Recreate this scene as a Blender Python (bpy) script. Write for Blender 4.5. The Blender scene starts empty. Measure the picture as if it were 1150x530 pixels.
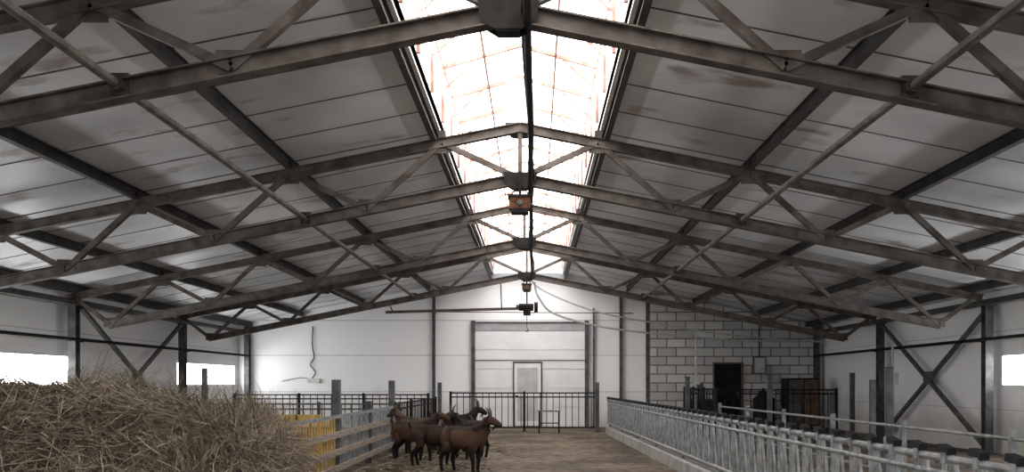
import bpy, math, random
import numpy as np
from mathutils import Vector, Matrix, noise
random.seed(7); np.random.seed(7)
S = bpy.context.scene
S.view_settings.view_transform = 'Standard'
COL = S.collection

# ------------------------------------------------------------ materials
def new_mat(name):
    m = bpy.data.materials.new(name); m.use_nodes = True
    nt = m.node_tree; b = nt.nodes['Principled BSDF']
    return m, nt, b
def pmat(name, c1, c2=None, scale=4.0, rough=0.6, metal=0.0, bump=0.0, lo=0.35, hi=0.65, detail=6, stretch=(1,1,1), spec=.5):
    m, nt, b = new_mat(name)
    b.inputs['Roughness'].default_value = rough
    b.inputs['Metallic'].default_value = metal
    b.inputs['Specular IOR Level'].default_value = spec
    if c2 is None: c2 = tuple(x*0.75 for x in c1)
    tc = nt.nodes.new('ShaderNodeTexCoord'); mp = nt.nodes.new('ShaderNodeMapping')
    mp.inputs['Scale'].default_value = stretch
    n = nt.nodes.new('ShaderNodeTexNoise'); n.inputs['Scale'].default_value = scale; n.inputs['Detail'].default_value = detail
    r = nt.nodes.new('ShaderNodeValToRGB')
    r.color_ramp.elements[0].position = lo; r.color_ramp.elements[1].position = hi
    r.color_ramp.elements[0].color = (*c2, 1); r.color_ramp.elements[1].color = (*c1, 1)
    L = nt.links.new
    L(tc.outputs['Object'], mp.inputs['Vector']); L(mp.outputs[0], n.inputs['Vector'])
    L(n.outputs['Fac'], r.inputs[0]); L(r.outputs[0], b.inputs['Base Color'])
    if bump:
        bp = nt.nodes.new('ShaderNodeBump'); bp.inputs['Strength'].default_value = bump; bp.inputs['Distance'].default_value = 0.02
        L(n.outputs['Fac'], bp.inputs['Height']); L(bp.outputs[0], b.inputs['Normal'])
    return m
def emat(name, col, st):
    m, nt, b = new_mat(name)
    b.inputs['Base Color'].default_value = (*col, 1)
    b.inputs['Emission Color'].default_value = (*col, 1)
    b.inputs['Emission Strength'].default_value = st
    return m

M_steel = pmat('truss_steel', (.125,.108,.094), (.056,.042,.033), 5, .65, .0, .1, .36, .64, spec=.3)
M_steeld = pmat('purlin_steel', (.06,.055,.052), (.028,.024,.022), 4, .65, .0, spec=.3)
M_rust = pmat('rusty_steel', (.44,.30,.26), (.28,.15,.12), 6, .8, spec=.1)
M_rustd = pmat('old_brown_steel', (.15,.095,.06), (.07,.048,.035), 6, .7)
M_galv = pmat('galvanised_steel', (.28,.29,.29), (.12,.125,.125), 9, .5, .3)
M_dark = pmat('dark_painted_metal', (.024,.022,.021), (.012,.011,.010), 8, .85, spec=.1)
M_graym = pmat('gray_painted_metal', (.11,.11,.11), (.05,.048,.046), 5, .6, .0, spec=.3)
M_black = pmat('black_rubber', (.012,.012,.013), None, 8, .7, spec=.2)
M_orange = pmat('weathered_orange_paint', (.15,.06,.035), (.04,.025,.018), 14, .8, spec=.1)
M_yellow = pmat('yellow_paint', (.60,.36,.07), (.40,.24,.06), 8, .6)
M_wood = pmat('old_wood', (.28,.23,.185), (.12,.095,.073), 7, .8, 0, .2, stretch=(1,1,8))
M_cable = pmat('pale_cable', (.55,.55,.53), (.4,.4,.4), 5, .5)
M_lwhite = pmat('lantern_white_sheet', (.80,.78,.76), (.62,.58,.55), 3, .6)
M_seam = pmat('panel_joint', (.13,.13,.13), (.05,.05,.05), 2, .8)
M_wseam = pmat('wall_joint', (.55,.55,.54), (.45,.45,.45), 4, .8)
M_door = pmat('door_white', (.82,.82,.82), (.74,.74,.74), 2, .5)
M_gband = pmat('gate_band', (.42,.43,.44), (.32,.32,.33), 3, .5)
M_conc = pmat('concrete', (.34,.32,.30), (.20,.19,.175), 3, .9, 0, .3)
M_sky = emat('milky_polycarbonate', (1.0,.985,.97), 6.5)
M_win = emat('bright_window_glass', (.97,.985,1.0), 14)

def wall_mat():
    m, nt, b = new_mat('white_wall_panel'); L = nt.links.new
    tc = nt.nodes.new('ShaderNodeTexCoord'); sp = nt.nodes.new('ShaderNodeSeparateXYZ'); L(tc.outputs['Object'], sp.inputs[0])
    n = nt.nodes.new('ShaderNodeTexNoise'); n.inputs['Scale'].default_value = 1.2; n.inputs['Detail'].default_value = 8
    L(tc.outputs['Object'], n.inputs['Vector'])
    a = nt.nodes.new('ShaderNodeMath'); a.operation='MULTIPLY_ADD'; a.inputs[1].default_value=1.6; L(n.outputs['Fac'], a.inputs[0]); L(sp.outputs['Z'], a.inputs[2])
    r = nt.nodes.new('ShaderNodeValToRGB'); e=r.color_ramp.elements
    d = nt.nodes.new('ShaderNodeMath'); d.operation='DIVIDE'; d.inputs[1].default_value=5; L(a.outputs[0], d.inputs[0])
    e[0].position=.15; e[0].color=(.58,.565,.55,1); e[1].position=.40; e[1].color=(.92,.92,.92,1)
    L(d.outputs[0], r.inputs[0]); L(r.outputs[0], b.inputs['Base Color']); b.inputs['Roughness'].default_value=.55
    return m
M_wall = wall_mat()
def roof_mat():
    m, nt, b = new_mat('roof_panel'); L = nt.links.new
    tc = nt.nodes.new('ShaderNodeTexCoord')
    n1 = nt.nodes.new('ShaderNodeTexNoise'); n1.inputs['Scale'].default_value = .45; n1.inputs['Detail'].default_value = 6
    mp = nt.nodes.new('ShaderNodeMapping'); mp.inputs['Scale'].default_value = (.9, 1.6, 1)
    n2 = nt.nodes.new('ShaderNodeTexNoise'); n2.inputs['Scale'].default_value = 1.1; n2.inputs['Detail'].default_value = 8
    L(tc.outputs['Object'], n1.inputs['Vector']); L(tc.outputs['Object'], mp.inputs[0]); L(mp.outputs[0], n2.inputs['Vector'])
    r1 = nt.nodes.new('ShaderNodeValToRGB'); e = r1.color_ramp.elements
    e[0].position=.36; e[0].color=(.52,.53,.545,1); e[1].position=.62; e[1].color=(.80,.81,.83,1)
    r2 = nt.nodes.new('ShaderNodeValToRGB'); e = r2.color_ramp.elements
    e[0].position=.30; e[0].color=(.50,.42,.37,1); e[1].position=.40; e[1].color=(1,1,1,1)
    mx = nt.nodes.new('ShaderNodeMix'); mx.data_type='RGBA'; mx.blend_type='MULTIPLY'; mx.inputs[0].default_value=1
    L(n1.outputs['Fac'], r1.inputs[0]); L(n2.outputs['Fac'], r2.inputs[0])
    L(r1.outputs[0], mx.inputs[6]); L(r2.outputs[0], mx.inputs[7]); L(mx.outputs[2], b.inputs['Base Color'])
    b.inputs['Roughness'].default_value = .38
    return m
M_roof = roof_mat()
def floor_mat():
    m, nt, b = new_mat('dirt_floor'); L = nt.links.new
    tc = nt.nodes.new('ShaderNodeTexCoord')
    n1 = nt.nodes.new('ShaderNodeTexNoise'); n1.inputs['Scale'].default_value = .7; n1.inputs['Detail'].default_value = 10
    n2 = nt.nodes.new('ShaderNodeTexNoise'); n2.inputs['Scale'].default_value = 5; n2.inputs['Detail'].default_value = 10
    L(tc.outputs['Object'], n1.inputs['Vector']); L(tc.outputs['Object'], n2.inputs['Vector'])
    r1 = nt.nodes.new('ShaderNodeValToRGB'); e = r1.color_ramp.elements
    e[0].position=.40; e[0].color=(.070,.052,.036,1); e[1].position=.60; e[1].color=(.17,.13,.092,1)
    r2 = nt.nodes.new('ShaderNodeValToRGB'); e = r2.color_ramp.elements
    e[0].position=.40; e[0].color=(.42,.38,.35,1); e[1].position=.56; e[1].color=(1,1,1,1)
    mx = nt.nodes.new('ShaderNodeMix'); mx.data_type='RGBA'; mx.blend_type='MULTIPLY'; mx.inputs[0].default_value=1
    L(n1.outputs['Fac'], r1.inputs[0]); L(n2.outputs['Fac'], r2.inputs[0])
    L(r1.outputs[0], mx.inputs[6]); L(r2.outputs[0], mx.inputs[7]); L(mx.outputs[2], b.inputs['Base Color'])
    b.inputs['Roughness'].default_value = .8; b.inputs['Specular IOR Level'].default_value=.25
    bp = nt.nodes.new('ShaderNodeBump'); bp.inputs['Strength'].default_value=.4; bp.inputs['Distance'].default_value=.03
    L(n2.outputs['Fac'], bp.inputs['Height']); L(bp.outputs[0], b.inputs['Normal'])
    return m
M_floor = floor_mat()
def block_mat():
    m, nt, b = new_mat('concrete_block_wall'); L = nt.links.new
    tc = nt.nodes.new('ShaderNodeTexCoord'); sp = nt.nodes.new('ShaderNodeSeparateXYZ'); cb = nt.nodes.new('ShaderNodeCombineXYZ')
    br = nt.nodes.new('ShaderNodeTexBrick')
    L(tc.outputs['Object'], sp.inputs[0]); L(sp.outputs['X'], cb.inputs['X']); L(sp.outputs['Z'], cb.inputs['Y']); L(cb.outputs[0], br.inputs['Vector'])
    br.inputs['Color1'].default_value=(.66,.655,.64,1); br.inputs['Color2'].default_value=(.44,.435,.425,1); br.inputs['Mortar'].default_value=(.15,.145,.135,1)
    br.inputs['Scale'].default_value=1; br.inputs['Brick Width'].default_value=.62; br.inputs['Row Height'].default_value=.29; br.inputs['Mortar Size'].default_value=.02
    L(br.outputs['Color'], b.inputs['Base Color']); b.inputs['Roughness'].default_value=.9
    return m
M_block = block_mat()
def straw_mat(name, cols):
    m, nt, b = new_mat(name); L = nt.links.new
    g = nt.nodes.new('ShaderNodeNewGeometry'); r = nt.nodes.new('ShaderNodeValToRGB')
    e = r.color_ramp.elements; e[0].position=0; e[0].color=(*cols[0],1); e[1].position=1; e[1].color=(*cols[-1],1)
    for i,c in enumerate(cols[1:-1]):
        x = e.new((i+1)/(len(cols)-1)); x.color=(*c,1)
    L(g.outputs['Random Per Island'], r.inputs[0]); L(r.outputs[0], b.inputs['Base Color'])
    b.inputs['Roughness'].default_value=.7; b.inputs['Specular IOR Level'].default_value=.3
    return m
M_straw = straw_mat('dry_hay', [(.045,.034,.023),(.12,.092,.06),(.21,.17,.118),(.075,.058,.04),(.165,.132,.09),(.36,.30,.22)])
M_haycore = pmat('hay_core', (.08,.06,.04), (.028,.021,.014), 14, .9, 0, .8)

# ------------------------------------------------------------ mesh builder
class MB:
    def __init__(s): s.v=[]; s.f=[]; s.mi=[]; s.mats=[]
    def m(s, mat):
        if mat not in s.mats: s.mats.append(mat)
        return s.mats.index(mat)
    def add(s, vs, fs, mat):
        o=len(s.v); s.v += [tuple(v) for v in vs]; k=s.m(mat)
        for f in fs: s.f.append(tuple(o+i for i in f)); s.mi.append(k)
    def box(s, a, b, mat):
        x0,y0,z0=a; x1,y1,z1=b
        s.add([(x0,y0,z0),(x1,y0,z0),(x1,y1,z0),(x0,y1,z0),(x0,y0,z1),(x1,y0,z1),(x1,y1,z1),(x0,y1,z1)],
              [(0,3,2,1),(4,5,6,7),(0,1,5,4),(1,2,6,5),(2,3,7,6),(3,0,4,7)], mat)
    def beam(s, p, q, w, h, mat, up=(0,0,1)):
        p=Vector(p); q=Vector(q); d=(q-p).normalized(); u=Vector(up)
        if abs(d.dot(u))>.98: u=Vector((0,1,0))
        r=d.cross(u).normalized()*w/2; t=r.cross(d).normalized()*h/2
        vs=[p-r-t,p+r-t,p+r+t,p-r+t,q-r-t,q+r-t,q+r+t,q-r+t]
        s.add(vs,[(0,1,2,3),(7,6,5,4),(0,4,5,1),(1,5,6,2),(2,6,7,3),(3,7,4,0)],mat)
    def angle(s, p, q, w, h, mat, up=(0,0,1), t=.014):
        p=Vector(p); q=Vector(q); d=(q-p).normalized(); u=Vector(up)
        if abs(d.dot(u))>.98: u=Vector((0,1,0))
        r=d.cross(u).normalized(); v=r.cross(d).normalized()
        s.beam(p,q,t,h,mat,up)
        for k in (-1,1):
            o=v*(k*(h/2)); s.beam(p+o,q+o,w,t,mat,up)
    def tube(s, p, q, r, mat, n=8, r2=None):
        p=Vector(p); q=Vector(q); d=(q-p).normalized(); u=Vector((0,0,1)) if abs(d.z)<.9 else Vector((1,0,0))
        a=d.cross(u).normalized(); b=d.cross(a); r2=r if r2 is None else r2
        vs=[p+(a*math.cos(i*2*math.pi/n)+b*math.sin(i*2*math.pi/n))*r for i in range(n)]
        vs+=[q+(a*math.cos(i*2*math.pi/n)+b*math.sin(i*2*math.pi/n))*r2 for i in range(n)]
        fs=[(i,(i+1)%n,n+(i+1)%n,n+i) for i in range(n)]+[tuple(range(n-1,-1,-1)),tuple(range(n,2*n))]
        s.add(vs,fs,mat)
    def path(s, pts, r, mat, n=6):
        for a,b in zip(pts,pts[1:]): s.tube(a,b,r,mat,n)
    def obj(s, name, parent=None, smooth=False, bevel=0):
        me=bpy.data.meshes.new(name); me.from_pydata(s.v,[],s.f)
        for m in s.mats: me.materials.append(m)
        me.polygons.foreach_set('material_index', s.mi)
        if smooth: me.polygons.foreach_set('use_smooth',[True]*len(s.f))
        me.update(); o=bpy.data.objects.new(name,me); COL.objects.link(o)
        if parent: o.parent=parent
        if bevel:
            b=o.modifiers.new('bevel','BEVEL'); b.width=bevel; b.segments=2
        return o
def catmull(pts, k=8):
    P=[Vector(p) for p in pts]; P=[P[0]*2-P[1]]+P+[P[-1]*2-P[-2]]; out=[]
    for i in range(1,len(P)-2):
        for j in range(k):
            t=j/k; a,b,c,d=P[i-1:i+3]
            out.append(.5*((2*b)+(c-a)*t+(2*a-5*b+4*c-d)*t*t+(3*b-a-3*c+d)*t**3))
    out.append(P[-2]); return out

# ------------------------------------------------------------ dimensions
RX=-0.2; Y0=-3.0; Y1=31.3; SL=.2
XL=-9.75; XR=9.5
TR=[1.4,7.4,13.4,19.4,25.4]
def zr(d): return 5.27-SL*d
def zb(d): return 4.33-SL*d
def zt(d): return 5.05-SL*d

# ------------------------------------------------------------ floor
b=MB(); b.box((XL-.2,Y0,-.15),(XR+.2,Y1+.2,0),M_floor); b.obj('floor')
b=MB(); b.box((-40,-40,-.2),(40,Y0,-.02),M_conc); b.obj('ground_yard')

# ------------------------------------------------------------ roof
for sgn,nm in ((-1,'left'),(1,'right')):
    b=MB(); W=9.9 if sgn<0 else 10.0
    d0,d1=1.13,W
    x=lambda d: RX+sgn*d
    vs=[(x(d0),Y0,zr(d0)),(x(d1),Y0,zr(d1)),(x(d1),Y1+.2,zr(d1)),(x(d0),Y1+.2,zr(d0))]
    vs+= [(v[0],v[1],v[2]+.14) for v in vs]
    fs=[(0,1,2,3),(7,6,5,4),(0,4,5,1),(1,5,6,2),(2,6,7,3),(3,7,4,0)]
    b.add(vs,fs,M_roof)
    yy=Y0+.5
    while yy<Y1:
        b.beam((x(d0),yy,zr(d0)-.003),(x(d1),yy,zr(d1)-.003),.024,.008,M_seam)
        yy+=1.15
    b.obj('roof_'+nm)
    for d in (1.22,3.25,5.4,7.4,9.1):
        p=MB(); zc=zr(d)-.085
        p.angle((x(d),Y0,zc),(x(d),Y1,zc),.08,.14,M_steeld)
        p.obj('roof_purlin')

# lantern skylight
lan=bpy.data.objects.new('ridge_skylight',None); COL.objects.link(lan)
ya,yb=-2.5,30.6; D=1.13; zs=zr(D); zs2=zs+.85; za=zs2+.32
b=MB()
for sg in (-1,1):
    xx=RX+sg*D
    b.box((min(xx,xx+sg*.05),ya,zs-.03),(max(xx,xx+sg*.05),yb,zs+.55),M_lwhite)
b.obj('skylight_curb',lan)
b=MB()
for sg in (-1,1):
    xx=RX+sg*(D+.02)
    b.box((xx-.01,ya,zs+.55),(xx+.01,yb,zs2),M_sky)
    vs=[(RX+sg*(D+.03),ya,zs2),(RX,ya,za),(RX,yb,za),(RX+sg*(D+.03),yb,zs2)]
    b.add(vs,[(0,1,2,3)],M_sky)
for yy in (ya,yb):
    b.add([(RX-D,yy,zs),(RX+D,yy,zs),(RX+D,yy,zs2),(RX,yy,za),(RX-D,yy,zs2)],[(0,1,2,3,4)],M_lwhite)
b.obj('skylight_glazing',lan)
b=MB(); yy=ya+.4
while yy<yb:
    for sg in (-1,1):
        X=RX+sg*(D-.05)
        b.beam((X,yy,zs+.05),(X,yy,zs2-.03),.04,.04,M_rust)
        b.beam((X,yy,zs2-.03),(RX,yy,za-.04),.05,.05,M_rust)
        b.beam((X,yy,zs2-.35),(RX+sg*.6,yy,zs2+.08),.03,.03,M_rust)
    yy+=1.4
for dx in (-D+.06,-.5,.5,D-.06):
    zz=za-.05-(abs(dx)/D)*.32
    b.beam((RX+dx,ya,zz),(RX+dx,yb,zz),.03,.03,M_rust)
b.obj('skylight_frame',lan)
b=MB()
b.box((RX-.25,14.6,5.45),(RX+.2,15.1,5.9),M_lwhite); b.box((RX-.18,14.68,5.9),(RX+.13,15.02,6.2),M_lwhite)
b.tube((RX-.02,14.85,5.3),(RX-.02,14.85,5.45),.16,M_graym,16)
b.obj('skylight_vent_box',lan)

# ------------------------------------------------------------ trusses
for y in TR:
    b=MB()
    for sg in (-1,1):
        x=lambda d: RX+sg*d
        b.angle((x(0),y,zb(0)),(x(8.5),y,zb(8.5)),.14,.14,M_steel)
        b.angle((x(0),y,zt(0)),(x(9.35),y,zt(9.35)),.12,.12,M_steel)
        tn=[1.1,3.25,5.4,7.4,9.2]; bn=[0,2.15,4.3,6.4,8.45]
        for i in range(5):
            b.beam((x(bn[i]),y,zb(bn[i])),(x(tn[i]),y,zt(tn[i])),.075,.075,M_steel,up=(0,1,0))
            if i<4: b.beam((x(tn[i]),y,zt(tn[i])),(x(bn[i+1]),y,zb(bn[i+1])),.075,.075,M_steel,up=(0,1,0))
        for d in bn[1:]:
            b.box((x(d)-.13,y-.012,zb(d)-.05),(x(d)+.13,y+.012,zb(d)+.14),M_steel)
        for d in tn[:4]:
            b.box((x(d)-.13,y-.012,zt(d)-.14),(x(d)+.13,y+.012,zt(d)+.03),M_steel)
            b.box((x(d)-.05,y-.08,zt(d)+.06),(x(d)+.05,y+.08,zt(d)+.16),M_steeld)
    b.beam((RX,y,zb(0)),(RX,y,zt(0)),.06,.06,M_steel)
    for oy in (-.08,.08):
        b.add([(RX-.24,y+oy,zb(0)+.08),(RX-.22,y+oy,zb(0)-.08),(RX-.09,y+oy,zb(0)-.16),(RX+.09,y+oy,zb(0)-.16),(RX+.22,y+oy,zb(0)-.08),(RX+.24,y+oy,zb(0)+.08)],[(0,1,2,3,4,5)],M_dark)
    b.box((RX-.09,y-.08,zb(0)-.165),(RX+.09,y+.08,zb(0)-.15),M_dark)
    b.obj('roof_truss')
for xx in (-3.22,2.92):
    d=abs(xx-RX); b=MB(); z=zb(d)+.03
    b.tube((xx,1.4,z),(xx,25.6,z),.038,M_steel,10)
    for y in TR:
        b.tube((xx,y-.12,z),(xx,y-.02,z),.055,M_steeld,10)
        b.box((xx-.07,y-.03,z-.07),(xx+.07,y+.03,z+.1),M_steeld)
    b.obj('roof_tie_pipe')

# ------------------------------------------------------------ columns and braces
def column(name,x,y,zt_):
    b=MB()
    b.box((x-.08,y-.10,0),(x+.08,y-.088,zt_),M_graym); b.box((x-.08,y+.088,0),(x+.08,y+.10,zt_),M_graym)
    b.box((x-.007,y-.09,0),(x+.007,y+.09,zt_),M_graym)
    b.box((x-.14,y-.14,0),(x+.14,y+.14,.02),M_graym); b.box((x-.13,y-.13,zt_-.02),(x+.13,y+.13,zt_),M_graym)
    b.obj(name)
CX=(-9.4,9.25)
for cx in CX:
    for y in TR+[31.12]:
        column('steel_column',cx,y,3.05 if y<31 else 3.3)
    b=MB(); ya_,yb_=19.52,25.28
    b.beam((cx,ya_,.15),(cx,yb_,3.0),.08,.08,M_graym,up=(1,0,0)); b.beam((cx+.09,ya_,3.0),(cx+.09,yb_,.15),.08,.08,M_graym,up=(1,0,0))
    b.box((cx-.02,22.25,1.42),(cx+.11,22.55,1.72),M_graym)
    b.obj('cross_brace')
    b=MB(); sg=1 if cx<0 else -1
    b.tube((cx+sg*.17,1,2.33),(cx+sg*.17,30.8,2.33),.035,M_dark,10)
    for y in TR: b.box((cx+min(0,sg*.19),y-.02,2.28),(cx+max(0,sg*.19),y+.02,2.3),M_dark)
    b.obj('wall_pipe')
    b=MB(); b.angle((cx,Y0,3.1),(cx,Y1-.1,3.1),.1,.1,M_graym); b.obj('eave_beam')

# ------------------------------------------------------------ side walls with windows
WN=1
def side_wall(nm,x0,x1,inner,bays):
    global WN
    b=MB(); ztop=zr(9.6)
    wz0,wz1=1.38,2.03
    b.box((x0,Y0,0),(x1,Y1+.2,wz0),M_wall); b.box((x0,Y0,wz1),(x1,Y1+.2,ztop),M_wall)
    e=[Y0]
    for a,c in bays: e+= [a,c]
    e.append(Y1+.2)
    for i in range(0,len(e),2): b.box((x0,e[i],wz0),(x1,e[i+1],wz1),M_wall)
    for z in (.9,2.5):
        b.box((inner-.004,Y0,z),(inner+.004,Y1,z+.012),M_wseam)
    b.obj('wall_'+nm)
    for a,c in bays:
        w=MB(); xm=inner+(-.03 if inner<0 else .03)
        w.box((xm-.01,a,wz0),(xm+.01,c,wz1),M_win)
        n=max(1,int((c-a)/1.6))
        for i in range(n+1):
            yy=a+(c-a)*i/n; yy=min(max(yy,a+.02),c-.02)
            w.box((xm-.03,yy-.012,wz0),(xm+.03,yy+.012,wz1),M_door)
        w.box((xm-.03,a,wz0),(xm+.03,c,wz0+.03),M_door); w.box((xm-.03,a,wz1-.03),(xm+.03,c,wz1),M_door)
        w.obj('window_%d'%WN); WN+=1
side_wall('left',XL-.15,XL,XL,[(-1.6,.2),(1.75,6.5),(7.75,12.5),(13.75,19.9),(25.9,30.95)])
side_wall('right',XR,XR+.15,XR,[(-1.6,.2),(1.75,6.5),(7.75,12.5),(13.75,19.3)])

# ------------------------------------------------------------ end wall
b=MB()
vs=[(XL-.15,Y1,0),(XR+.15,Y1,0),(XR+.15,Y1,zr(9.8)),(RX+1.0,Y1,zr(1.0)),(RX-1.0,Y1,zr(1.0)),(XL-.15,Y1,zr(9.6))]
n=len(vs); vs+=[(v[0],v[1]+.2,v[2]) for v in vs]
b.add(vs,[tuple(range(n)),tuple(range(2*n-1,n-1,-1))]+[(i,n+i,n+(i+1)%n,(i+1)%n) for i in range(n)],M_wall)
for z in (1.15,2.35,3.5): b.box((XL,Y1-.006,z),(3.8,Y1,z+.02),M_wseam)
b.obj('wall_back')
b=MB(); yb0=Y1-.16; xa,xb=3.8,9.15
def blk(x0,x1,z0,z1a,z1b):
    v=[(x0,yb0,z0),(x1,yb0,z0),(x1,yb0,z1b),(x0,yb0,z1a),(x0,Y1-.01,z0),(x1,Y1-.01,z0),(x1,Y1-.01,z1b),(x0,Y1-.01,z1a)]
    b.add(v,[(0,1,2,3),(7,6,5,4),(0,4,5,1),(1,5,6,2),(2,6,7,3),(3,7,4,0)],M_block)
T=lambda x: zr(x-RX)-.03
blk(xa,5.85,0,T(xa),T(5.85)); blk(5.85,6.85,2.13,T(5.85),T(6.85)); blk(6.85,xb,0,T(6.85),T(xb))
b.obj('block_wall')
b=MB(); b.box((5.9,Y1-.05,0),(6.8,Y1-.012,2.1),M_black)
for x in (5.85,6.80): b.box((x,yb0-.03,0),(x+.05,Y1-.012,2.13),M_rustd)
b.box((5.85,yb0-.03,2.08),(6.85,Y1-.012,2.13),M_rustd)
b.box((5.95,Y1-.055,.1),(6.75,Y1-.045,2.0),M_dark)
b.tube((6.7,Y1-.06,1.0),(6.7,Y1-.06,1.15),.015,M_galv)
b.obj('door_2')
# gate
b=MB(); g0,g1=-2.0,1.72; yg=Y1-.05
for i in range(5):
    z0=.02+i*.63; b.box((g0,yg-.03,z0),(g1,yg+.04,z0+.615),M_door)
b.box((g0,yg-.05,3.17),(g1,yg+.04,3.42),M_gband)
b.box((g0,yg-.045,2.18),(g1,yg-.03,2.21),M_graym)
for x in (g0,g1): b.box((x-.06,yg-.12,0),(x+.06,yg+.03,3.5),M_graym)
b.box((g0,yg-.09,3.42),(g1,yg+.04,3.46),M_graym)
b.obj('sectional_gate')
b=MB(); d0,d1=-.68,.24; yd=yg-.06
b.box((d0,yd-.02,.05),(d1,yd+.02,2.1),M_door)
for x in (d0,d1): b.box((x-.025,yd-.035,.03),(x+.025,yd+.02,2.14),M_graym)
b.box((d0,yd-.035,2.1),(d1,yd+.02,2.15),M_graym)
for z in (.2,1.15): b.box((d0+.12,yd-.026,z),(d1-.12,yd-.018,z+.8),M_wseam)
b.box((d0+.06,yd-.06,1.0),(d0+.16,yd-.02,1.04),M_dark)
b.obj('door_1')
for x,h in ((-3.3,4.5),(2.85,4.4),(1.95,3.9),(3.72,4.3)):
    b=MB(); w_=.1 if x!=1.95 else .05
    b.angle((x,Y1-.1,0),(x,Y1-.1,h),w_,.10,M_graym,up=(0,1,0)); b.box((x-.1,Y1-.2,0),(x+.1,Y1-.02,.02),M_graym)
    b.obj('wall_post')
b=MB(); b.tube((-3.3,30.7,3.75),(3.2,30.7,3.7),.014,M_graym)
for x in (-3.2,0,3.1): b.tube((x,30.7,3.72),(x,31.28,3.72),.012,M_graym)
b.obj('wall_conduit')
b=MB(); b.angle((-4.1,26.2,3.40),(-.45,26.2,3.5),.06,.06,M_rustd)
for x,z in ((-3.9,3.42),(-.9,3.49)): b.tube((x,26.2,z),(x,25.45,zb(abs(x-RX))),.015,M_dark)
b.obj('monorail_beam')
b=MB(); y=26.0
b.tube((-.42,y,3.52),(-.02,y,3.52),.10,M_dark,16); b.tube((-.50,y,3.52),(-.42,y,3.52),.07,M_graym,16)
b.tube((.0,y,3.52),(.1,y,3.52),.14,M_dark,16); b.box((-.3,y-.09,3.3),(-.1,y+.09,3.5),M_dark)
b.tube((-.2,y,3.3),(-.2,y,2.95),.008,M_dark); b.tube((-.2,y,3.6),(-.2,25.45,4.2),.02,M_dark)
b.path(catmull([(-.2,y,2.95),(-.16,y,2.9),(-.19,y,2.85),(-.24,y,2.88)],4),.012,M_dark)
b.obj('chain_hoist')

for y in (13.25,25.25):
    b=MB(); z=zb(0)-.17
    b.box((RX-.02,y-.02,z-.12),(RX+.02,y+.02,z+.16),M_dark)
    k=1 if y<15 else .8
    b.box((RX-.15*k,y-.12,z-.30*k),(RX+.15*k,y+.12,z-.13*k),M_orange)
    b.box((RX-.17*k,y-.14,z-.14*k),(RX+.17*k,y+.14,z-.10*k),M_dark)
    b.box((RX-.12*k,y-.13,z-.36*k),(RX+.12*k,y+.10,z-.29*k),M_dark)
    for sx in (-1,1): b.beam((RX+sx*.13*k,y,z-.1*k),(RX,y,z+.1),.012,.02,M_dark)
    b.tube((RX,y-.15,z-.22*k),(RX,y-.12,z-.22*k),.04*k,M_graym,14)
    b.obj('ridge_floodlight',bevel=.006)
b=MB(); pts=[]
for i,y in enumerate([1.4,4.4,7.4,10.4,13.4,16.4,19.4,22.4,25.4]):
    pts.append((-.045-.004*i+(0.02 if i%2 else 0),y,4.33-.10-(.0 if i%2==0 else .10)))
b.path(catmull(pts,6),.032,M_black,8)
b.path(catmull([(p[0]+.05*math.sin(i*2),p[1],p[2]+.08) for i,p in enumerate(pts)],6),.014,M_black,6)
b.obj('ridge_cable')

b=MB()
b.path(catmull([(.0,25.5,4.15),(.12,25.5,3.75),(.6,25.7,3.3),(2.2,26.3,2.95),(5,27.5,2.75),(7.4,28.6,2.7),(9.1,29.5,2.75)],8),.03,M_cable)
b.path(catmull([(-.1,25.5,4.2),(.3,25.5,3.9),(1.6,25.7,3.4),(3.4,26.3,3.1),(5.6,27.5,2.85),(9.1,29.6,2.7)],8),.022,M_cable)
b.obj('sagging_cable')
b=MB()
b.path(catmull([(-7.28,31.25,3.3),(-7.30,31.25,2.7),(-7.24,31.25,2.3),(-7.36,31.25,2.05),(-7.20,31.25,1.8),(-7.3,31.25,1.6)],8),.018,M_black)
b.path(catmull([(-7.3,31.25,1.55),(-7.7,31.25,1.62),(-8.3,31.25,1.5)],8),.01,M_black)
b.box((-7.45,31.2,1.45),(-7.05,31.28,1.6),M_lwhite)
b.obj('hanging_wall_cable')

# ------------------------------------------------------------ barred fences
def bar_fence(name,p,q,h,step=.2,z0=.12,r=.013,mat=M_dark,posts=2.2,ph=None):
    b=MB(); p=Vector((*p,0)); q=Vector((*q,0)); d=q-p; L=d.length; d.normalize()
    for z in (h,h-.12,z0): b.tube(p+Vector((0,0,z)),q+Vector((0,0,z)),.02,mat,8)
    n=int(L/step)
    for i in range(n+1):
        c=p+d*(L*i/n); b.tube(c+Vector((0,0,z0)),c+Vector((0,0,h)),r,mat,6)
    n=max(1,round(L/posts))
    for i in range(n+1):
        c=p+d*(L*i/n); b.beam(c,c+Vector((0,0,ph or h+.05)),.07,.07,mat)
        b.box((c.x-.08,c.y-.08,0),(c.x+.08,c.y+.08,.012),mat)
    return b.obj(name)
bar_fence('barred_pen_fence',(-8.9,28.2),(-3.15,28.2),1.10)
bar_fence('barred_pen_fence',(-2.5,28.4),(1.9,28.4),1.15,step=.19)
bar_fence('barred_pen_fence',(4.6,28.0),(8.9,28.0),1.25,step=.25)
bar_fence('barred_pen_fence',(-3.0,20.4),(-2.9,27.9),1.0,step=.25)
bar_fence('barred_pen_fence',(4.2,22.0),(4.4,27.8),1.3,step=.45)
bar_fence('barred_pen_fence',(-8.9,22.5),(-3.2,22.5),.95,step=.22,mat=M_graym)
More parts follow.
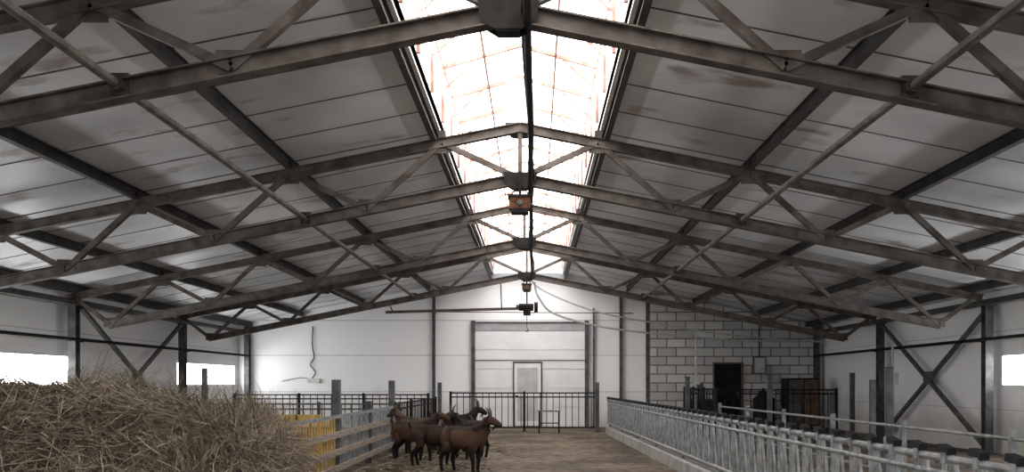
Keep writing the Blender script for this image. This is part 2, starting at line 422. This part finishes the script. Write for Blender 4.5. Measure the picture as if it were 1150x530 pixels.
for x,y,h in ((-7.6,21.9,1.78),(-2.75,27.6,1.45),(6.35,17,1.72),(5.9,23.8,1.65),(4.0,24.8,1.6),(7.3,20.5,1.5),(1.85,27.9,1.45),(8.2,24.5,1.7)):
    b=MB(); w_=.055
    b.beam((x,y,0),(x,y,h),w_*2,w_*2,M_graym); b.box((x-.11,y-.11,0),(x+.11,y+.11,.015),M_graym); b.box((x-.065,y-.065,h),(x+.065,y+.065,h+.012),M_dark)
    b.obj('pen_post')
for x,y,h in ((4.9,28.8,3.0),(8.6,22.8,2.4)):
    b=MB(); b.tube((x,y,0),(x,y,h),.03,M_cable,10); b.box((x-.08,y-.08,0),(x+.08,y+.08,.015),M_graym); b.box((x-.12,y-.06,1.4),(x+.12,y-.02,1.7),M_cable)
    b.obj('water_pipe')
b=MB(); b.box((7.9,29.6,.1),(8.9,30.4,1.6),M_dark); b.box((7.94,29.57,.15),(8.38,29.6,1.55),M_graym); b.box((8.42,29.57,.15),(8.86,29.6,1.55),M_rustd)
for x in (7.96,8.76):
    for y in (29.65,30.25): b.box((x,y,0),(x+.08,y+.08,.1),M_dark)
b.box((8.32,29.54,.9),(8.35,29.57,1.1),M_galv)
b.obj('metal_cabinet')
b=MB(); cx,cy=7.3,30.2
for z0,z1,r0,r1 in ((0,.05,.36,.36),(.05,.95,.34,.34),(.95,1.12,.34,.14),(1.12,1.2,.15,.15)): b.tube((cx,cy,z0),(cx,cy,z1),r0,M_black,24,r1)
for z in (.3,.65,.93): b.tube((cx,cy,z),(cx,cy,z+.03),.355,M_dark,24)
b.obj('plastic_water_tank')
b=MB(); b.box((4.95,29.9,.45),(5.65,30.4,.9),M_dark); b.box((5.0,29.88,.9),(5.6,30.4,.95),M_graym); b.box((5.1,30.0,.95),(5.35,30.3,1.45),M_graym)
for x in (5.0,5.54):
    for y in (29.95,30.3): b.box((x,y,0),(x+.06,y+.06,.45),M_dark)
b.tube((5.22,30.15,1.45),(5.22,30.15,1.8),.03,M_galv)
b.obj('milking_pump_unit')
b=MB(); b.box((7.15,30.98,1.75),(7.55,31.13,2.3),M_graym); b.box((7.18,30.965,1.78),(7.52,30.98,2.27),M_cable); b.tube((7.35,31.05,2.3),(7.35,31.05,3.4),.02,M_dark); b.obj('electric_box')

b=MB(); fx=-3.0
for y in (10.8,14.4,17.2,20.0):
    b.box((fx-.06,y-.06,0),(fx+.06,y+.06,1.12 if y not in (14.4,20.0) else 1.5),M_graym)
for z,w in ((.95,.05),(.68,.09),(.42,.09),(.18,.09)):
    b.box((fx+.06,10.6,z-w/2),(fx+.09,20.1,z+w/2),M_wood if z<.9 else M_galv)
yy=10.9
while yy<20:
    b.tube((fx,yy,.1),(fx,yy,.95),.013,M_yellow if yy<14.3 else M_galv,6); yy+=.16
b.obj('wooden_rail_fence')
b=MB(); b.box((-7.5,15.9,.78),(-3.6,15.95,.92),M_yellow); b.box((-7.5,15.9,.15),(-3.6,15.95,.3),M_yellow)
x=-7.4
while x<-3.6: b.box((x-.02,15.9,0),(x+.02,15.96,.92),M_yellow); x+=.38
b.obj('yellow_hay_rack')

b=MB(); b.box((.1,27.2,.62),(.75,27.5,.66),M_wood)
for x in (.14,.71):
    for y in (27.23,27.47): b.beam((x,y,0),(x,y,.62),.04,.04,M_dark)
b.beam((.14,27.23,.3),(.71,27.23,.3),.03,.03,M_dark); b.obj('small_bench')

# ------------------------------------------------------------ feeding fence with headlocks
b=MB(); A=Vector((2.72,4.4,0)); B=Vector((2.12,27.2,0)); L=(B-A).length; d=(B-A).normalized(); nrm=Vector((d.y,-d.x,0)); Z=Vector((0,0,1))
for z,r in ((.96,.026),(.86,.02),(.30,.026)): b.tube(A+Z*z,B+Z*z,r,M_galv,10)
n=int(L/.42)
for i in range(n+1):
    c=A+d*(L*i/n)
    for o in (0,.10): b.tube(c+d*o+Z*.30,c+d*o+Z*.96,.016,M_galv,6)
    if i<n:
        b.tube(c+d*.17+Z*.30,c+d*.36+Z*.93,.014,M_galv,6)
        b.tube(c+d*.36+Z*.30,c+d*.26+Z*.62,.012,M_galv,6)
    b.box(tuple(c+d*.05+Vector((-.035,-.03,.93))),tuple(c+d*.05+Vector((.035,.03,1.0))),M_galv)
    b.beam(c+Z*1.01,c+d*.14+Z*1.03,.06,.045,M_black)
    b.tube(c+d*.12+Z*.98,c+d*.22+Z*.93,.014,M_galv,6)
n=8
for i in range(n+1):
    c=A+d*(L*i/n)+nrm*.06; b.beam(c,c+Z*1.04,.06,.06,M_galv)
b.beam(A+Z*.1+nrm*.03,B+Z*.1+nrm*.03,.22,.2,M_conc)
b.obj('headlock_feed_fence')
b=MB(); A2=Vector((4.6,6.5,0)); B2=Vector((4.2,21.5,0)); L2=(B2-A2).length; d2=(B2-A2).normalized()
for z in (.92,.62,.34): b.tube(A2+Z*z,B2+Z*z,.02,M_galv,8)
for i in range(7):
    c=A2+d2*(L2*i/6); b.beam(c,c+Z*1.0,.06,.06,M_galv); b.box((c.x-.08,c.y-.08,0),(c.x+.08,c.y+.08,.012),M_galv)
b.obj('pen_divider_rail')

# ------------------------------------------------------------ hay pile
prof_d=[0,.10,.2,.32,.5,1.0,1.4,2.2,7]; prof_h=[0,.6,.93,1.08,1.18,1.26,1.36,1.40,1.38]
def hay_h(x,y):
    xe=-1.60-.22*abs(y-6.9)**1.6
    dd=xe-x; dl=x+8.3
    if dd<=0 or dl<=0: return 0
    h=float(np.interp(dd,prof_d,prof_h))
    fy=min(max((y-5.2)/1.1,0),1); by=min(max((9.4-y)/1.3,0),1)
    f=(fy**.5)*(by**.5)*min(1,dl/.5)
    nz=noise.noise(Vector((x*1.3,y*1.3,2)))*.09+noise.noise(Vector((x*4,y*4,5)))*.10+noise.noise(Vector((x*9,y*9,9)))*.04
    return max(0,h*f+ (nz-.04)*min(1,h*f*2))
nx,ny=150,100; xs=np.linspace(-8.4,-1.5,nx); ys=np.linspace(5.1,9.5,ny)
V=[(x,y,hay_h(x,y)) for y in ys for x in xs]
F=[(j*nx+i,j*nx+i+1,(j+1)*nx+i+1,(j+1)*nx+i) for j in range(ny-1) for i in range(nx-1)
   if max(V[j*nx+i][2],V[j*nx+i+1][2],V[(j+1)*nx+i][2],V[(j+1)*nx+i+1][2])>0]
hay=bpy.data.objects.new('hay_pile',None); COL.objects.link(hay)
b=MB(); b.add(V,F,M_haycore); b.obj('hay_mass',hay,smooth=True)
def strands(name,pts,nrms,lens,width,mat,parent=None,flat=.35):
    vs=[];fs=[]
    for p,nr,ln in zip(pts,nrms,lens):
        q=noise.noise_vector(p*1.8)*1.8
        t=Vector((random.gauss(0,.8),random.gauss(0,.8),random.gauss(0,.8)))+q
        t=t-nr*t.dot(nr); t.normalize(); t=(t+nr*random.uniform(-.15,flat)).normalized()
        s=t.cross(Vector((random.gauss(0,1),random.gauss(0,1),random.gauss(0,1)))).normalized()*width*random.uniform(.5,1.6)
        bend=Vector((random.gauss(0,1),random.gauss(0,1),random.gauss(0,1)-.6))*ln*.2
        o=len(vs)
        for k in range(4):
            u=k/3-.3; c=p+t*ln*u+bend*(k/3)**2; w=s*(1-.25*k)
            vs.append(c-w); vs.append(c+w)
        for k in range(3): fs.append((o+2*k,o+2*k+1,o+2*k+3,o+2*k+2))
    me=bpy.data.meshes.new(name); me.from_pydata(vs,[],fs); me.materials.append(mat)
    o=bpy.data.objects.new(name,me); COL.objects.link(o)
    if parent: o.parent=parent
    return o
pts=[];nr=[];ln=[]
while len(pts)<34000:
    y=random.uniform(5.2,9.3)
    x=(-1.5-random.random()**1.6*5.2)
    if x< -0.62*y-.6: continue
    h=hay_h(x,y)
    if h<.05: continue
    e=.04; g=Vector((-(hay_h(x+e,y)-h)/e,-(hay_h(x,y+e)-h)/e,1)).normalized()
    z=h if g.z>.55 else h-random.random()*.25
    pts.append(Vector((x,y,max(.02,z)))+g*random.uniform(-.01,.04)); nr.append(g); ln.append(random.uniform(.12,.45))
for _ in range(8000):
    y=random.uniform(5.3,8.9); xe=-1.60-.22*abs(y-6.9)**1.6
    fy=min(max((y-5.2)/1.1,0),1); by=min(max((9.4-y)/1.3,0),1); f=(fy**.5)*(by**.5)
    dd=random.uniform(.0,.5); h=float(np.interp(dd,prof_d,prof_h))*f
    pts.append(Vector((xe-dd,y,h))); nr.append(Vector((.8,-.2,.45)).normalized()); ln.append(random.uniform(.12,.4))
strands('hay_strands',pts,nr,ln,.004,M_straw,hay,flat=.5)
pts=[];nr=[];ln=[]
for _ in range(13000):
    y=random.uniform(9.6,23); x=-2.75+abs(random.gauss(0,.8))
    if x>.3: continue
    q=noise.noise(Vector((x*1.5,y*.9,3)))
    if q<-.1 and random.random()<.8: continue
    pts.append(Vector((x,y,.012+random.random()*.03*(max(0,-x-1)+.2)))); nr.append(Vector((0,0,1))); ln.append(random.uniform(.08,.25))
strands('loose_straw',pts,nr,ln,.006,M_straw,flat=.12)

# ------------------------------------------------------------ goats
def goat_mat(name,c,dark,face):
    m,nt,bs=new_mat(name); L=nt.links.new
    tc=nt.nodes.new('ShaderNodeTexCoord'); sp=nt.nodes.new('ShaderNodeSeparateXYZ'); L(tc.outputs['Object'],sp.inputs[0])
    n=nt.nodes.new('ShaderNodeTexNoise'); n.inputs['Scale'].default_value=6; L(tc.outputs['Object'],n.inputs['Vector'])
    a=nt.nodes.new('ShaderNodeMath'); a.operation='MULTIPLY_ADD'; a.inputs[1].default_value=.2; L(n.outputs['Fac'],a.inputs[0]); L(sp.outputs['Z'],a.inputs[2])
    r=nt.nodes.new('ShaderNodeValToRGB'); e=r.color_ramp.elements
    e[0].position=.46; e[0].color=(*dark,1); e[1].position=.56; e[1].color=(*c,1)
    for p_,cc in ((.77,c),(.84,dark),(.92,face),(1.0,face)):
        x=e.new(p_); x.color=(*cc,1)
    L(a.outputs[0],r.inputs[0]); L(r.outputs[0],bs.inputs['Base Color']); bs.inputs['Roughness'].default_value=.85
    bs.inputs['Specular IOR Level'].default_value=.15
    n2=nt.nodes.new('ShaderNodeTexNoise'); n2.inputs['Scale'].default_value=60; L(tc.outputs['Object'],n2.inputs['Vector'])
    bp=nt.nodes.new('ShaderNodeBump'); bp.inputs['Strength'].default_value=.5; bp.inputs['Distance'].default_value=.012; L(n2.outputs['Fac'],bp.inputs['Height']); L(bp.outputs[0],bs.inputs['Normal'])
    return m
GM=[goat_mat('goat_coat_chestnut',(.082,.047,.030),(.011,.009,.008),(.048,.029,.020)),
    goat_mat('goat_coat_dark',(.034,.021,.015),(.009,.007,.006),(.020,.014,.011)),
    goat_mat('goat_coat_tan',(.115,.074,.05),(.016,.012,.010),(.07,.044,.03))]
M_horn=pmat('goat_horn',(.06,.05,.04),(.025,.02,.018),20,.5)
M_eye=pmat('goat_eye',(.01,.008,.006),None,5,.2)
M_ear=pmat('goat_ear_fur',(.022,.015,.012),None,9,.85,spec=.1)
def skin_mesh(name,V,E,R,mat,parent,sub=2):
    me=bpy.data.meshes.new(name+'_sk'); me.from_pydata(V,E,[]); o=bpy.data.objects.new(name+'_sk',me); COL.objects.link(o)
    o.modifiers.new('s','SKIN')
    sv=me.skin_vertices[0].data
    for i,r in enumerate(R):
        sv[i].radius = r if isinstance(r,tuple) else (r,r); sv[i].use_root=(i==0)
    sd=o.modifiers.new('d','SUBSURF'); sd.levels=sub; sd.render_levels=sub
    bpy.context.view_layer.update()
    dg=bpy.context.evaluated_depsgraph_get()
    m2=bpy.data.meshes.new_from_object(o.evaluated_get(dg)); bpy.data.objects.remove(o)
    m2.name=name; m2.materials.clear(); m2.materials.append(mat)
    m2.polygons.foreach_set('use_smooth',[True]*len(m2.polygons))
    n=bpy.data.objects.new(name,m2); COL.objects.link(n); n.parent=parent
    return n
def goat(x,y,ang,s=1.0,mt=0,head='up',yaw=0,step=0.0,horns=True):
    g=bpy.data.objects.new('goat',None); COL.objects.link(g); V=[];E=[];R=[]
    def v(p,r,par=None):
        V.append(p); R.append(r)
        if par is not None: E.append((par,len(V)-1))
        return len(V)-1
    pel=v((-.31,0,.63),(.14,.14))
    m0=v((-.20,0,.595),(.17,.175),pel); m1=v((-.05,0,.565),(.205,.20),m0); m2=v((.12,0,.565),(.195,.205),m1); ch=v((.25,0,.59),(.15,.195),m2)
    if head=='up': nk=[(.36,.70,.12),(.42,.79,.09)]; hd=[(.47,.87),(.56,.845),(.635,.80),(.69,.765)]
    elif head=='mid': nk=[(.38,.65,.11),(.47,.69,.085)]; hd=[(.56,.73),(.64,.69),(.70,.64),(.74,.60)]
    else: nk=[(.37,.52,.12),(.45,.40,.09)]; hd=[(.53,.30),(.585,.22),(.62,.15),(.645,.10)]
    cy,sy=math.cos(yaw),math.sin(yaw)
    def hp(a,z,o=0,base=.36):
        dx=a-base; return (base+dx*cy-o*sy, dx*sy+o*cy, z)
    a=v(hp(nk[0][0],nk[0][1]),nk[0][2],ch); a=v(hp(nk[1][0],nk[1][1]),nk[1][2],a)
    for (q,z),r in zip(hd,((.075,.085),(.058,.068),(.045,.050),(.038,.038))): a=v(hp(q,z),r,a)
    t=v((-.43,0,.70),.035,pel); t=v((-.475,0,.76),.028,t); t=v((-.48,0,.82),.012,t)
    for sd in (-1,1):
        k=step*sd
        h=v((-.33,sd*.09,.53),.10,pel); h=v((-.26+k*.3,sd*.105,.42),.072,h); h=v((-.33+k*.5,sd*.10,.345),.05,h); h=v((-.40+k*.7,sd*.098,.265),.036,h)
        h=v((-.375+k,sd*.095,.10),.026,h); h=v((-.35+k,sd*.095,.035),.034,h)
        k=-step*sd
        h=v((.25,sd*.09,.48),.085,ch); h=v((.215+k*.4,sd*.098,.37),.055,h); h=v((.235+k*.8,sd*.095,.23),.036,h)
        h=v((.225+k,sd*.092,.09),.025,h); h=v((.25+k,sd*.092,.035),.033,h)
    body=skin_mesh('goat_body',V,E,R,GM[mt],g)
    hx,hz=hd[0]; tilt=math.atan2(hd[3][1]-hd[0][1],hd[3][0]-hd[0][0])
    def hl(f,o,u): return hp(hx+f*math.cos(tilt)-u*math.sin(tilt), hz+f*math.sin(tilt)+u*math.cos(tilt), o)
    for sd in (-1,1):
        skin_mesh('ear',[hl(-.01,sd*.045,.025),hl(-.01,sd*.11,.03),hl(.015,sd*.175,.0)],[(0,1),(1,2)],[(.022,.014),(.036,.012),(.012,.008)],M_ear,g,1)
        if horns: skin_mesh('horn',[hl(.01,sd*.026,.045),hl(-.015,sd*.034,.10),hl(-.05,sd*.05,.14),hl(-.10,sd*.07,.16)],[(0,1),(1,2),(2,3)],[.024,.019,.013,.005],M_horn,g,1)
        e=MB(); c=Vector(hl(.06,sd*.048,.018)); bs_=[]
        for i in range(5):
            for j in range(8):
                th=math.pi*i/4; ph=2*math.pi*j/8
                bs_.append(c+Vector((math.sin(th)*math.cos(ph),math.sin(th)*math.sin(ph),math.cos(th)))*.012)
        e.add(bs_,[(i*8+j,i*8+(j+1)%8,(i+1)*8+(j+1)%8,(i+1)*8+j) for i in range(4) for j in range(8)],M_eye); e.obj('eye',g,smooth=True)
    if head!='down': skin_mesh('beard',[hl(.15,0,-.03),hl(.14,0,-.08),hl(.125,0,-.12)],[(0,1),(1,2)],[.018,.014,.005],M_ear,g,1)
    zmin=min(q.co.z for q in body.data.vertices)
    g.scale=(s,s,s); g.rotation_euler=(0,0,ang); g.location=(x,y,-zmin*s+.002)
    return g
R_=math.radians
goat(-1.12,15.3,R_(-40),1.04,0,'up',R_(18),.04)
goat(-1.68,16.4,R_(10),1.0,1,'mid',R_(-10),.05)
goat(-2.20,17.4,R_(-25),1.04,0,'up',R_(25),-.04,False)
goat(-2.28,19.0,R_(-170),1.05,2,'up',R_(-40),.03)
goat(-1.70,19.9,R_(-10),1.08,1,'up',R_(30),.0)
goat(-1.22,18.2,R_(-130),1.02,1,'up',0,.04,True)

# ------------------------------------------------------------ light
w=bpy.data.worlds.new('overcast'); S.world=w; w.use_nodes=True
bg=w.node_tree.nodes['Background']; bg.inputs[0].default_value=(.95,.97,1,1); bg.inputs[1].default_value=1.8

cam=bpy.data.cameras.new('camera'); co=bpy.data.objects.new('camera',cam); COL.objects.link(co)
co.location=(0,0,1.45); co.rotation_euler=(math.pi/2,0,0)
cam.sensor_width=36; cam.lens=1067/1150*36; cam.shift_x=-25/1150; cam.shift_y=165/1150; cam.clip_end=200
S.camera=co
